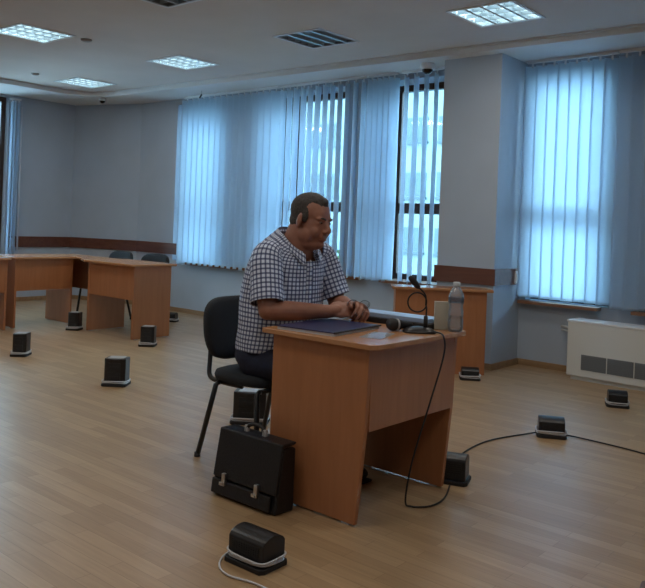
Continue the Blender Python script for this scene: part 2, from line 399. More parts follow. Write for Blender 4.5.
blind(-7.78, -6.10, 6.31, 0.625, 2.763, lambda t: 48+4*t, 'pale blue vertical blind at the left end of the far window wall, slats closed', jit=2)
blind(-6.09, -4.84, 6.31, 0.655, 2.763, lambda t: 102+5*t, 'half open vertical blind directly behind the seated man, building seen between slats', jit=3)
blind(-4.82, -4.47, 6.31, 0.655, 2.763, lambda t: 75-10*t, 'narrow bunch of vertical slats between the two half open blinds', pitch=0.07, jit=6)
blind(-4.41, -3.83, 6.31, 0.655, 2.763, lambda t: 101+3*t, 'open vertical blind beside the pillar, behind the desk microphone', jit=3)
blind(-3.16, -2.34, 6.49, 0.62, 2.763, lambda t: 22+5*t, 'closed pale blue vertical blind just right of the pillar', jit=2.5)
blind(-2.32, 1.6, 6.47, 0.60, 2.763, lambda t: 20, 'closed vertical blind above the white heater at the right edge', jit=2.5)
b = blind(-0.07, 0.07, 0, 0, 2.1, lambda t: 75, 'bunched vertical blind slats at the dark framed window on the left wall', pitch=0.045, rot=PI/2, loc=(XL+0.10, 5.10, 0.62))
o = MB().tube([(XL+0.06, 5.22, 0.70), (XL+0.06, 5.215, 1.6), (XL+0.06, 5.21, 2.62)], 0.012, 8).build('wall_pole', MT['rail_w'], smooth=True); tag(o, 'thin white vertical pole on the left wall beside the dark framed window', 'pole')

# ---------------------------------------------------------------- ceiling lamps
LAB = ['lit square louvred ceiling light nearest the pillar, top right of the photo', 'unlit dark square louvred ceiling light above the seated man', 'lit square louvred ceiling light above the leftmost blind of the far wall',
       'lit square louvred ceiling light nearest the far left corner', 'lit square louvred ceiling light at the left edge of the photo', 'unlit louvred ceiling light cut by the top edge of the photo']
LAB2 = ['above the floor in front of the pillar', 'above the right part of the heater side', 'second row from the camera, above the far left desks', 'second row from the camera, left of the desk', 'just left of the camera', 'just right of the camera', 'behind the camera, middle one', 'behind the camera, right one', 'behind the camera, left one', 'beside the left wall']
for i, (x, y, lit) in enumerate(LAMPS):
    root = empty('ceiling_light', (x+LS/2, y-LS/2, ZC-0.004), 0, LAB[i] if i < len(LAB) else 'unseen lit louvred ceiling light added for brightness, ' + LAB2[i-len(LAB)], 'ceiling light', 'square ceiling lights' if i < len(LAB) else 'added square ceiling lights out of view')
    s = LS/2; D = 0.09
    mb = MB().box(-s, s, -s, s, D, D+0.012).box(-s, -s+0.004, -s, s, 0, D).box(s-0.004, s, -s, s, 0, D).box(-s, s, -s, -s+0.004, 0, D).box(-s, s, s-0.004, s, 0, D)
    mb.build('reflector', MT['reflector'] if lit else MT['reflector_unlit'], root)
    mb = MB(); t = 0.014
    mb.box(-s-0.008, -s+t, -s-0.008, s+0.008, -0.004, 0.004).box(s-t, s+0.008, -s-0.008, s+0.008, -0.004, 0.004).box(-s+t, s-t, -s-0.008, -s+t, -0.004, 0.004).box(-s+t, s-t, s-t, s+0.008, -0.004, 0.004)
    mb.build('frame', MT['rail_w'], root)
    for q in range(4):
        yy = -s + (q+0.5)*LS/4
        MB().tube([(yy, -s+0.02, 0.058), (yy, s-0.02, 0.058)], 0.013, 10).build('tube', MT['lit'] if lit else MT['unlit'], root, smooth=True)
    mb = MB()
    for q in range(1, 4):
        v = -s + q*LS/4
        mb.prism([(v-0.012, 0.002), (v+0.012, 0.002), (v+0.002, 0.034), (v-0.002, 0.034)], 'y', -s+0.01, s-0.01)
    for q in range(1, 6 if i != 0 else 4):
        v = -s + q*LS/(6 if i != 0 else 4)
        mb.box(-s+0.01, s-0.01, v-0.0015, v+0.0015, 0.003, 0.032)
    mb.build('louvre', MT['louvre'], root)
    if lit:
        ld = bpy.data.lights.new('lamp_light', 'AREA'); ld.shape = 'SQUARE'; ld.size = LS*0.9; ld.energy = LAMP_POWER * (0.4 if i == 3 else 1.0); ld.color = LAMP_COL
        lo = bpy.data.objects.new('lamp_light', ld); C.objects.link(lo); lo.location = (x+LS/2, y-LS/2, ZC-0.012)
# small ceiling detectors
for (x, y, r, lb) in ((-6.26, 3.91, 0.05, 'small round ceiling detector between the two left ceiling lights'), (-8.34, 4.56, 0.045, 'small round ceiling detector close to the far left ceiling light')):
    d = MB().lathe([(r, 0), (r, -0.012), (r*0.6, -0.022), (r*0.2, -0.024)], (0, 0, 0), 20).build('smoke_detector', mat('detector', (0.35, 0.33, 0.31), 0.6), smooth=True)
    d.location = (x, y, ZC); tag(d, lb, 'detector')
# dome cameras
for x, y, lb, s in ((-8.88, 5.82, 'small dark dome camera under the ceiling edge in the far left corner', 0.75), (-4.00, 6.13, 'dome camera with white base above the open blind beside the pillar', 1.0)):
    root = empty('dome_camera', (x, y, ZS), 0, lb, 'camera', 'dome cameras')
    MB().lathe([(0.062*s, 0), (0.066*s, -0.01), (0.066*s, -0.045*s), (0.055*s, -0.055*s)], seg=24).build('base', MT['rail_w'] if s == 1 else MT['silver'], root, smooth=True)
    MB().lathe([(0.052*s*math.cos(t), -0.05*s-0.05*s*math.sin(t)) for t in (0, .3, .6, .9, 1.2, 1.45)], seg=24).build('dome', MT['dome'], root, smooth=True)
root = empty('ceiling_hook', (-7.2, 6.09, ZS), 0, 'small dark hanging bracket under the soffit above the leftmost blind', 'bracket')
MB().tube([(0, 0, 0), (0.005, 0, -0.05)], 0.003, 6).build('stem', MT['silver'], root)
MB().tube([(0.005, 0, -0.045), (-0.03, 0, -0.085)], 0.010, 8).build('head', MT['black_m'], root)
# wall sockets
for x, y, z, rz, lb in ((XL+0.012, 5.16, 0.80, PI/2, 'small white switch on the brown rail beside the left window'),):
    root = empty('wall_socket', (x, y, z), rz, lb, 'socket'); MB().box(-0.035, 0.035, -0.012, 0.012, -0.06, 0.06).build('plate', MT['switch'], root, bevel=0.004)
    MB().box(-0.02, 0.02, -0.017, -0.011, -0.03, 0.03).build('rocker', MT['switch'], root, bevel=0.002)
root = empty('wall_socket', (-3.172, 6.45, 0.80), PI/2, 'white socket at the end of the brown rail on the pillar side', 'socket')
MB().box(-0.02, 0.02, -0.008, 0.008, -0.055, 0.055).build('plate', MT['switch'], root, bevel=0.003)
MB().box(-0.012, 0.012, -0.013, -0.007, -0.03, 0.03).build('rocker', MT['switch'], root, bevel=0.002)

# ---------------------------------------------------------------- outside
struct('ground', MB().box(-60, 30, YO+0.2, 70, -4.2, -4.0), MT['ground'])
bl = empty('office_building', (-29, 34, -4.0), 0, 'pale office building with rows of windows seen between the blind slats', 'building')
MB().box(-15, 15, 0, 8, 0, 19).build('wall', MT['facade'], bl)
for fl_ in range(6):
    for q in range(9):
        x = -13 + q*2.95; z = 1.0 + fl_*2.9
        MB().box(x, x+2.3, -0.04, 0.05, z, z+1.25).box(x-0.05, x+2.35, -0.15, 0.0, z-0.16, z-0.04).build('window', MT['fwin'], bl)
def tree(x, y, h, r, lb):
    root = empty('tree', (x, y, -4.0), 0, lb, 'tree', 'trees outside the windows')
    MB().tube([(0, 0, 0), (0.1, 0.05, h*0.4), (0, 0, h*0.75)], [0.2, 0.14, 0.06], 8).build('trunk', MT['bark'], root)
    mb = MB()
    for q in range(420):
        u = Vector((random.gauss(0, 1), random.gauss(0, 1), random.gauss(0, 1))).normalized() * random.uniform(0.45, 1.0)
        p = Vector((u.x*r, u.y*r, h*0.72 + u.z*r*0.85)); a = Vector((random.gauss(0,1), random.gauss(0,1), random.gauss(0,1))).normalized()
        b_ = a.orthogonal().normalized(); s = random.uniform(0.12, 0.24)
        vs_ = [mb.bm.verts.new(p + v*s) for v in (a, b_*0.5, -a, -b_*0.5)]; mb.bm.faces.new(vs_)
    mb.build('crown', MT['leaf'], root, recalc=False)
tree(-10.0, 12.6, 5.4, 1.1, 'leafy tree outside, seen low between the slats beside the man')
tree(-6.9, 13.2, 5.0, 0.9, 'leafy tree outside, seen low through the open blind by the pillar')

# ---------------------------------------------------------------- desks
def desk(name, loc, rz, W, D, H, label, group=None, taper=0.045, over=0.03, rear=0.05, mz=0.39, inset=0.0):
    """front edge on x=0 (facing +x), depth towards -x, width along +y"""
    root = empty(name, loc, rz, label, 'desk', group); t = 0.022
    pts = []
    for cx_, cy_, a0 in ((0, 0, -PI/2), (0, W, 0), (-D, W, PI/2), (-D, 0, PI)):
        r = 0.045 if cx_ == 0 else 0.012
        ox, oy = cx_ + (-r if cx_ == 0 else r), cy_ + (r if cy_ == 0 else -r)
        for q in range(6):
            a = a0 + q*PI/10; pts.append((ox + r*math.cos(a), oy + r*math.sin(a)))
    o = MB().prism(pts, 'z', H-t, H).build('tabletop', MT['desktop'], root, bevel=0.003)
    for y in (over, W-over-t):
        f0 = -0.045
        prof = [(f0, H-t), (-D+rear, H-t), (-D+rear, 0.008), (f0-taper, 0.008), (f0-taper*0.25, mz)]
        leg = MB().prism(prof, 'y', y, y+t).build('side_panel', MT['desk'], root, bevel=0.0015)
        for gx in (-D+rear+0.03, f0-taper-0.07): MB().box(gx, gx+0.04, y+0.003, y+t-0.003, 0, 0.008).build('glide', MT['silver'], leg)
    mx0 = -0.066-inset
    MB().box(mx0, mx0+0.017, over+t, W-over-t, mz, H-t).build('front_panel', MT['desk'], root, bevel=0.001)
    return root
desk('desk', (-1.80, 2.455, 0), 0.0, 0.745, 0.63, 0.75, 'orange-brown beech desk the man sits at, bottle and microphone on it')
GR = 'beech desks of the far left row'
# far row: F1 faces -y, F2/F3 face +x
def desk_r(loc, rz, W, D, label, **k): return desk('desk', loc, rz, W, D, 0.745, label, GR, taper=0.0, **k)
desk_r((-7.10, 4.50, 0), -PI/2, 0.86, 0.55, 'far beech desk whose full side panel faces the camera, right end of the row')
desk_r((-7.55, 3.99, 0), 0.0, 0.73, 0.60, 'beech desk second from the left edge, floor seen through under its front panel')
desk_r((-7.46, 3.17, 0), 0.0, 0.75, 0.60, 'beech desk cut off by the left edge of the photo')
root = empty('corner_table', (-7.5, 4.76, 0), 0, 'beech corner table joining the two far left desks at the bend', 'table')
MB().prism([(-0.03, -0.03), (0.36, -0.23), (0.36, 0.25), (-0.62, 0.25), (-0.62, -0.03)], 'z', 0.720, 0.742).build('tabletop', MT['desktop'], root, bevel=0.003)
MB().box(0.215, 0.352, 0.08, 0.10, 0.0, 0.720).build('side_panel', MT['desk'], root)
MB().box(-0.60, 0.355, 0.20, 0.218, 0.36, 0.720).build('front_panel', MT['desk'], root)
MB().box(-0.60, -0.578, 0.0, 0.20, 0, 0.720).build('side_panel', MT['desk'], root)
# side table in front of the pillar
R2 = math.atan2(0.50, 0.61)
root = empty('side_table', (-3.715, 5.34, 0), R2, 'beech side table with closed front standing before the pillar', 'table'); W2 = 0.765
MB().box(-0.03, W2+0.05, -0.03, 0.235, 0.695, 0.717).build('tabletop', MT['desktop'], root, bevel=0.003)
MB().box(0, W2, 0.0, 0.02, 0.0, 0.695).build('front_panel', MT['desk'], root)
MB().box(0, 0.02, 0.02, 0.215, 0.0, 0.695).build('side_panel', MT['desk'], root)
MB().box(W2-0.02, W2, 0.02, 0.215, 0.0, 0.695).build('side_panel', MT['desk'], root)
# corner of a dark table at the bottom right
root = empty('dark_table', (-0.128, 1.075, 0), 0.2, 'corner of a dark brown table at the bottom right edge of the photo', 'table')
MB().box(-0.21, 0.7, -0.45, 0.150, 0.70, 0.725).build('tabletop', mat('dark brown laminate', (0.10, 0.045, 0.03), 0.4), root, bevel=0.006)
for q, (x, y) in enumerate(((-0.19, -0.43), (0.64, -0.43), (-0.19, 0.09), (0.64, 0.09))):
    MB().box(x, x+0.04, y, y+0.04, 0, 0.70).build('leg', MT['frame'], root)

# ---------------------------------------------------------------- chairs
def chair(loc, rz, label, group=None):
    root = empty('office_chair', loc, rz, label, 'chair', group)       # faces +x, origin under seat centre
    def cushion(cx_, w, d, h, tilt=0):
        mb = MB(); rings = []
        for zz, s in ((-h/2, 0.90), (-h*0.42, 0.97), (0, 1.0), (h*0.36, 0.965), (h/2, 0.86)):
            ring = []
            for k_ in range(40):
                a = 2*PI*k_/40; c, s_ = math.cos(a), math.sin(a); e = 0.55
                ring.append(Vector((math.copysign(abs(c)**e, c)*d/2*s, math.copysign(abs(s_)**e, s_)*w/2*s, zz)))
            rings.append(ring)
        mb.ring_loft(rings); return mb
    o = cushion(0, 0.46, 0.42, 0.055).build('seat', MT['fabric'], root, smooth=True); o.location = (0, 0, 0.445)
    # backrest: curved pad
    mb = MB(); K, J = 22, 14; front = []; back = []
    hw, z0, z1 = 0.225, 0.50, 0.825
    for side, off in ((0, 0.0), (1, -0.038)):
        rows = []
        for j in range(J+1):
            v = j/J*2-1
            row = []
            for k_ in range(K+1):
                u = k_/K*2-1
                # rounded rectangle mapping
                uu = u*math.sqrt(max(0, 1-0.42*v*v)) if v < 0 else u*math.sqrt(max(0, 1-0.30*v**4)); vv = v*math.sqrt(max(0, 1-0.36*u**4))
                y = uu*hw; z = (z0+z1)/2 + vv*(z1-z0)/2
                edge = max(abs(u), abs(v)); bul = 0.012*(1-edge**6)
                x = -0.205 - 0.10*(z-0.5) + 0.55*y*y + off + (bul if side == 0 else -bul*0.6)
                row.append(mb.bm.verts.new((x, y, z)))
            rows.append(row)
        for r1, r2 in zip(rows, rows[1:]):
            for a_, b_, c_, d_ in zip(r1, r1[1:], r2[1:], r2): mb.bm.faces.new((a_, b_, c_, d_))
        (front if side == 0 else back).extend(rows)
    def rim(rows): return rows[0] + [r[-1] for r in rows[1:]] + rows[-1][-2::-1] + [r[0] for r in rows[-2:0:-1]]
    A, B = rim(front), rim(back)
    for i in range(len(A)): mb.bm.faces.new((A[i], A[(i+1) % len(A)], B[(i+1) % len(B)], B[i]))
    mb.build('backrest', MT['fabric'], root, smooth=True)
    fr = MB()
    for s in (-1, 1):
        fr.tube(bez([(0.02, s*0.175, 0.405), (-0.16, s*0.175, 0.405), (-0.225, s*0.175, 0.425), (-0.245, s*0.16, 0.50), (-0.262, s*0.14, 0.60)], 6), 0.0125, 10)
    fr.tube([(0.165, -0.2, 0.405), (0.165, 0.2, 0.405)], 0.0115, 10).tube([(-0.13, -0.2, 0.405), (-0.13, 0.2, 0.405)], 0.0115, 10)
    fr.build('frame', MT['tube'], root, smooth=True)
    for s in (-1, 1):
        for (tx, ty, bx, by) in ((0.165, s*0.215, 0.20, s*0.235), (-0.13, s*0.215, -0.23, s*0.235)):
            lg = MB().tube([(tx, ty*0.9, 0.405), (tx, ty, 0.398), (bx, by, 0.015)], 0.0135, 10).build('leg', MT['tube'], root, smooth=True)
            MB().lathe([(0.015, 0), (0.017, 0.004), (0.0155, 0.035)], (bx, by, 0.0), 12).build('foot_cap', MT['black_m'], lg, smooth=True)
    return root
chair((-2.80, 2.865, -0.012), 0.0, 'black fabric office chair the man sits on')
c2 = chair((-7.176, 5.273, 0), -PI/2+0.08, 'black office chair behind the far desk, the right one of the two', 'black chairs behind the far desks')
c3 = chair((-7.79, 5.225, 0), -PI/2, 'black office chair behind the far desk, the left one of the two', 'black chairs behind the far desks')

c2.scale = c3.scale = (1, 1, 0.96)
# ---------------------------------------------------------------- heater
root = empty('heater', (-1.60, 6.33, 0), -0.04, 'white fan heater with dark vents under the right window', 'heater')
MB().prism([(-1.0, -0.10), (1.0, -0.10), (1.0, 0.12), (-1.0, 0.12)], 'z', 0.03, 0.485).build('casing', MT['heater'], root, bevel=0.012)
MB().box(-1.005, 1.005, -0.105, 0.125, 0.478, 0.497).build('top_panel', MT['rail_w'], root, bevel=0.005)
MB().box(-0.97, 0.97, -0.07, 0.10, 0, 0.03).build('plinth', MT['heater'], root)
for q in range(8):
    x = -0.87 + q*0.220; mb = MB().box(x, x+0.210, -0.104, -0.098, 0.095, 0.220)
    for z in range(8): mb.box(x+0.004, x+0.206, -0.108, -0.1035, 0.101+z*0.0145, 0.107+z*0.0145)
    mb.build('vent', MT['vent'], root)
MB().tube([(-1.17, 0.16, 0.40), (-1.0, 0.06, 0.40)], 0.013, 10).tube([(-1.17, 0.16, 0.37), (-1.0, 0.06, 0.37)], 0.008, 8).build('pipe', MT['heater'], root, smooth=True)

# ---------------------------------------------------------------- floor boxes (small black speakers with cable wound round the foot)
def floor_box(loc, rz, w, d, h, label, cable='w', ngrp='small black floor speakers', tail=None):
    root = empty('floor_speaker', loc, rz, label, 'speaker', ngrp)    # long side along x
    n_ = 12; low = h < 0.16
    if low: prof = [(-d/2, 0.018)] + [(-d/2 + d*q/n_, h - 0.022*(2*q/n_-1)**2 - 0.004*(q == n_ or q == 0)) for q in range(n_+1)] + [(d/2, 0.018)]
    if low: MB().prism(prof, 'x', -w/2, w/2).build('housing', MT['black'], root, bevel=0.004)
    else:
        pl = [(-w/2, d/2), (-w/2, -d/2+0.025)] + [(-w/2 + w*q/n_, -d/2 + 0.025*(2*q/n_-1)**2) for q in range(1, n_)] + [(w/2, -d/2+0.025), (w/2, d/2)]
        MB().prism(pl, 'z', 0.018, h).build('housing', MT['black'], root, bevel=0.004)
        MB().box(-w*0.36, w*0.36, -d*0.3, d*0.42, h, h+0.003).build('top_plate', MT['silver'], root)
    fy = -d/2 - 0.003
    g = MB()
    if not low:
        for z0 in (0.045, 0.045+(h-0.06)/2):
            g.box(-w*0.30, w*0.30, fy+0.001, fy+0.010, z0, z0+(h-0.06)*0.40); g.box(-w*0.20, w*0.20, fy-0.003, fy+0.002, z0+0.012, z0+(h-0.06)*0.22)
    for q in range(6 if low else 0):
        z = 0.045 + q*(h-0.075)/6; g.box(-w*0.38, w*0.38, fy, fy+0.006, z, z+(h-0.075)/11)
    g.build('grille', MT['grille'], root)
    MB().prism([(-w/2-0.012, -d/2), (-w/2, -d/2-0.018), (w/2, -d/2-0.018), (w/2+0.012, -d/2), (w/2+0.012, d/2), (w/2, d/2+0.012), (-w/2, d/2+0.012), (-w/2-0.012, d/2)], 'z', 0, 0.018).build('base', MT['black_m'], root, bevel=0.003)
    if cable == 'w':
        mb = MB()
        for q in range(3):
            pts = []; a0 = random.uniform(0, 6)
            for k_ in range(33):
                a = 2*PI*k_/32; c, s = math.cos(a), math.sin(a); e = 0.45
                pts.append((math.copysign(abs(c)**e, c)*(w/2+0.008+0.003*q), math.copysign(abs(s)**e, s)*(d/2+0.008+0.003*q), 0.024+0.007*q+0.003*math.sin(2*a+a0)))
            mb.tube(pts, 0.0036, 6)
        if tail: mb.tube(bez(tail, 8), 0.0034, 6)
        mb.build('cable', MT['cable_w'], root, smooth=True)
    return root
floor_box((-1.945, 1.985, 0), 0.02, 0.172, 0.115, 0.118, 'low black speaker with white cable in the foreground, nearest the camera', tail=[(-0.09, -0.03, 0.03), (-0.10, -0.075, 0.006), (-0.05, -0.13, 0.005), (0.02, -0.15, 0.005), (0.12, -0.13, 0.005), (0.26, -0.13, 0.005)])
floor_box((-6.16, 3.34, 0), 0.75, 0.115, 0.135, 0.19, 'upright black speaker on a white cable ring near the left edge, alone on open floor')
floor_box((-4.705, 3.29, 0), 0.65, 0.155, 0.13, 0.195, 'upright black speaker on open floor between the far desks and the chair')
floor_box((-5.94, 4.49, 0), 0.7, 0.13, 0.12, 0.185, 'upright black speaker before the side panel of the far right-end desk')
floor_box((-7.20, 4.49, 0), 0.6, 0.12, 0.11, 0.185, 'black speaker tucked between the far desks at the bend of the row')
floor_box((-7.145, 5.74, 0), 0.5, 0.10, 0.09, 0.11, 'small speaker just showing behind the far desk, by the wall')
floor_box((-3.33, 3.30, 0), 0.6, 0.20, 0.13, 0.19, 'upright black speaker behind the briefcase, under the chair')
floor_box((-1.915, 3.290, 0), 0.35, 0.145, 0.115, 0.135, 'black speaker touching the right foot of the main desk', cable=None)
floor_box((-1.925, 4.45, 0), 0.5, 0.15, 0.12, 0.118, 'low black speaker with a black cable running out both sides, right of the desk')
floor_box((-3.12, 5.58, 0), 0.6, 0.14, 0.11, 0.10, 'low black speaker at the foot of the pillar side table')
floor_box((-1.93, 5.58, 0), 0.45, 0.13, 0.11, 0.115, 'low black speaker wrapped in pale cable in front of the heater')

# ---------------------------------------------------------------- floor cables
def cable(pts, r, m, label, name='floor_cable'):
    o = MB().tube(bez(pts, 12), r, 8).build(name, m, None, smooth=True); tag(o, label, 'cable'); return o
cable([(-1.97, 3.345, 0.03), (-2.0, 3.42, 0.006), (-2.10, 3.72, 0.006), (-2.12, 4.05, 0.006), (-2.03, 4.37, 0.006), (-2.0, 4.41, 0.012)], 0.0045, MT['cable_b'], 'black cable on the floor from the desk speaker to the middle right speaker')
cable([(-1.855, 4.49, 0.012), (-1.78, 4.52, 0.006), (-1.5, 4.50, 0.006), (-1.22, 4.45, 0.006), (-0.9, 4.45, 0.006), (-0.2, 4.6, 0.006), (0.8, 4.3, 0.006), (2.6, 4.4, 0.006)], 0.0045, MT['cable_b'], 'black cable running from the middle right speaker out of the photo')

# ---------------------------------------------------------------- briefcase
root = empty('briefcase', (-2.385, 2.385, 0), 0.0, 'black leather briefcase with two steel buckles leaning by the desk side', 'briefcase')
root.rotation_euler = (math.radians(-3), 0, 0.0)
mb = MB().prism([(-0.055, 0.0), (0.060, 0.0), (0.050, 0.27), (-0.030, 0.275)], 'x', -0.195, 0.200)
mb.build('body', MT['leather'], root, bevel=0.010)
mb = MB().prism([(-0.068, 0.085), (-0.056, 0.080), (-0.036, 0.272), (0.040, 0.285), (0.045, 0.296), (-0.044, 0.292)], 'x', -0.180, 0.205)
mb.build('flap', MT['leather'], root, bevel=0.005)
mb = MB().prism([(-0.072, 0.010), (-0.055, 0.010), (-0.055, 0.075), (-0.067, 0.075)], 'x', -0.185, 0.175); mb.build('pocket', MT['leather'], root, bevel=0.006)
for x in (-0.100, 0.100):
    o = MB().box(x-0.010, x+0.010, -0.082, -0.064, 0.055, 0.110).build('buckle', MT['chrome'], root, bevel=0.003)
    MB().box(x-0.017, x+0.004, -0.088, -0.078, 0.058, 0.072).build('catch', MT['chrome'], o, bevel=0.002)
h_ = MB().tube(bez([(-0.055, 0.0, 0.288), (-0.052, 0, 0.312), (-0.02, 0, 0.330), (0.03, 0, 0.330), (0.055, 0, 0.312), (0.058, 0, 0.288)], 6), 0.0085, 10).build('handle', MT['leather'], root, smooth=True)
for x in (-0.054, 0.057): MB().box(x-0.010, x+0.010, -0.008, 0.008, 0.285, 0.322).build('handle_ring', MT['silver'], h_, bevel=0.003)

# ---------------------------------------------------------------- things on the desk
ZT = 0.75
root = empty('folder', (-2.225, 2.69, ZT), 0.10, 'navy blue folder over white papers under the man\'s right arm', 'folder')
MB().box(-0.150, 0.150, -0.195, 0.185, 0, 0.012).build('papers', MT['paper'], root, bevel=0.001)
MB().box(-0.155, 0.155, -0.200, 0.190, 0.0125, 0.0165).build('cover', MT['navy'], root, bevel=0.001)
MB().tube([(0.155, -0.198, 0.0145), (0.155, 0.188, 0.0145)], 0.004, 8).build('spine', MT['black_m'], root)
root = empty('document_binder', (-2.17, 3.115, ZT), 0.03, 'thick black binder with pale blue cover at the far edge of the desk', 'binder')
MB().box(-0.20, 0.24, -0.075, 0.060, 0, 0.025).build('binder_body', MT['black_m'], root, bevel=0.003)
MB().box(-0.19, 0.22, -0.055, 0.070, 0.0255, 0.046).build('cover', MT['paleblue'], root, bevel=0.002)
root = empty('plastic_sheet', (-1.965, 2.70, ZT), 0.3, 'thin clear plastic sheet lying near the front edge of the desk', 'sheet')
MB().box(-0.05, 0.05, -0.10, 0.10, 0.0, 0.0012).build('sheet', MT['bottle'], root)
# handheld microphone lying on the desk
root = empty('handheld_microphone', (-2.012, 2.872, ZT), 1.0, 'black handheld microphone lying on the desk left of the gooseneck microphone', 'microphone'); root.scale = (0.86, 0.86, 0.86)
ax_ = Vector((1, 0.12, -0.06))
MB().lathe([(0.008, -0.032), (0.022, -0.024), (0.031, -0.010), (0.034, 0.004), (0.032, 0.018), (0.029, 0.024)], (0, 0, 0.035), 28, ax_).build('microphone_head', MT['grille'], root, smooth=True)
MB().lathe([(0.031, 0.024), (0.032, 0.026), (0.032, 0.032), (0.030, 0.034)], (0, 0, 0.035), 28, ax_).build('ring', MT['silver'], root, smooth=True)
MB().lathe([(0.029, 0.034), (0.028, 0.045), (0.021, 0.062), (0.019, 0.10), (0.016, 0.118), (0.012, 0.120)], (0, 0, 0.035), 24, ax_).build('handle', MT['black_m'], root, smooth=True)
# microphone
root = empty('desk_microphone', (-1.90, 2.945, ZT), 0.0, 'black gooseneck conference microphone with a looped neck on the desk', 'microphone')
R_ = Vector((0.76, 0.65, 0)); Fd = Vector((-0.65, 0.76, 0)); U_ = Vector((0, 0, 1))
def rf(r_, d_, z_): return R_*r_ + Fd*d_ + U_*z_
mb = MB(); rings = []
for z, s in ((0, 1.0), (0.008, 1.0), (0.018, 0.80), (0.026, 0.45)):
    rings.append([rf(0.075*s*math.copysign(abs(math.cos(a))**0.6, math.cos(a)) - 0.010, 0.05*s*math.copysign(abs(math.sin(a))**0.6, math.sin(a)), z) for a in [2*PI*q/28 for q in range(28)]])
mb.ring_loft(rings).build('base', MT['black'], root, smooth=True)
MB().tube([rf(0.018, 0, 0.02), rf(0.017, 0, 0.075)], [0.011, 0.009], 12).build('stem', MT['black_m'], root, smooth=True)
pts = [rf(0.018, 0, 0.06), rf(0.019, 0, 0.10)]
for q in range(0, 21):                                    # loop of the neck
    a = -0.35 - 2*PI*q/20; pts.append(rf(-0.022+0.043*math.cos(a), 0.004+0.0010*q, 0.135+0.043*math.sin(a)))
pts += [rf(0.016, 0.02, 0.165), rf(-0.004, 0.02, 0.190), rf(-0.018, 0.02, 0.200)]
MB().tube(bez(pts[:1]+pts[1:], 3), 0.0038, 8).build('gooseneck', MT['black_m'], root, smooth=True)
hd_ = Vector((-0.64, 0, 0.77)); ax = R_*hd_.x + U_*hd_.z
MB().lathe([(0.005, -0.002), (0.011, 0.006), (0.0135, 0.02), (0.0145, 0.045), (0.013, 0.062), (0.006, 0.070)], rf(-0.016, 0.02, 0.198), 18, ax).build('microphone_head', MT['black_m'], root, smooth=True)
# cable of the microphone down to the floor
cable([(-1.865, 2.945, 0.762), (-1.83, 2.955, 0.760), (-1.79, 2.955, 0.745), (-1.783, 2.95, 0.66), (-1.82, 2.91, 0.45), (-1.86, 2.85, 0.2), (-1.875, 2.83, 0.03), (-1.85, 2.84, 0.006), (-1.80, 2.89, 0.006), (-1.79, 2.97, 0.006), (-1.815, 3.07, 0.006), (-1.865, 3.185, 0.012)], 0.0042, MT['cable_b'], 'black microphone cable hanging down the desk front and looping on the floor', 'microphone_cable')
# card
root = empty('card_box', (-1.905, 3.125, ZT), 0.71, 'plain cream card box standing behind the water bottle', 'box')
MB().box(-0.037, 0.037, -0.012, 0.012, 0, 0.128).build('carton', MT['cream'], root, bevel=0.002)
MB().box(-0.0375, 0.0375, -0.0125, 0.0125, 0.128, 0.130).build('lid', MT['cream'], root)
# bottle
root = empty('water_bottle', (-1.825, 3.112, ZT), 0, 'clear plastic water bottle at the right end of the desk', 'bottle')
root.scale = (1.08, 1.08, 1.12)
bp_ = [(0.022, 0), (0.030, 0.004), (0.0325, 0.015), (0.0325, 0.05), (0.030, 0.056), (0.0325, 0.062), (0.0325, 0.085), (0.029, 0.095), (0.029, 0.108), (0.0325, 0.118), (0.0325, 0.145), (0.030, 0.155), (0.024, 0.170), (0.014, 0.182), (0.0125, 0.186), (0.0125, 0.196)]
MB().lathe(bp_, seg=32).build('bottle_body', MT['bottle'], root, smooth=True)
MB().lathe([(r*0.95, z+0.001) for r, z in bp_ if z < 0.07], seg=32).build('water', MT['water'], root, smooth=True)
MB().lathe([(0.0145, 0.188), (0.0150, 0.190), (0.0150, 0.202), (0.0135, 0.204)], seg=24).build('cap', mat('pale cap', (0.55, 0.60, 0.64), 0.35), root, smooth=True)
MB().lathe([(0.0334, 0.120), (0.0334, 0.122), (0.0334, 0.142), (0.0334, 0.144)], seg=32).build('label_band', MT['label'], root, smooth=True)

# ================================================================ the man
man = empty('person', (-2.80, 2.85, 0), 0, 'heavy-set man in checked short-sleeved shirt seated at the desk, hands clasped', 'person')
O = Vector((-2.80, 2.85, 0))
def local(mb):
    bmesh.ops.translate(mb.bm, verts=mb.bm.verts, vec=-O); return mb
def remesh(o, vox, it=6, fac=0.5):
    r = o.modifiers.new('remesh', 'REMESH'); r.mode = 'VOXEL'; r.voxel_size = vox; r.use_smooth_shade = True
    s = o.modifiers.new('smooth', 'SMOOTH'); s.iterations = it; s.factor = fac
HEAD = Vector((-2.515, 2.862, 1.235)); HS = 1.04
HR = Matrix.Rotation(0.04, 3, 'Z') @ Matrix.Rotation(0.16, 3, 'Y') @ Matrix.Rotation(-0.03, 3, 'X')
def H(x, y, z): return HEAD + HR @ (Vector((x, y, z)) * HS)
HQ = HR.to_quaternion()
def hell(mb, c, r, rot=None, sub=3): mb.ell(H(*c), [v*HS for v in r], HQ @ rot if rot else HQ, sub)
bd = MB()
hell(bd, (-0.012, 0, 0.042), (0.098, 0.080, 0.083)); hell(bd, (0.028, 0, -0.020), (0.068, 0.068, 0.090)); hell(bd, (0.035, 0, 0.035), (0.056, 0.066, 0.055))
hell(bd, (0.025, 0, -0.075), (0.060, 0.062, 0.045)); hell(bd, (0.068, 0, -0.100), (0.026, 0.030, 0.020)); hell(bd, (0.015, 0, -0.105), (0.062, 0.058, 0.030))
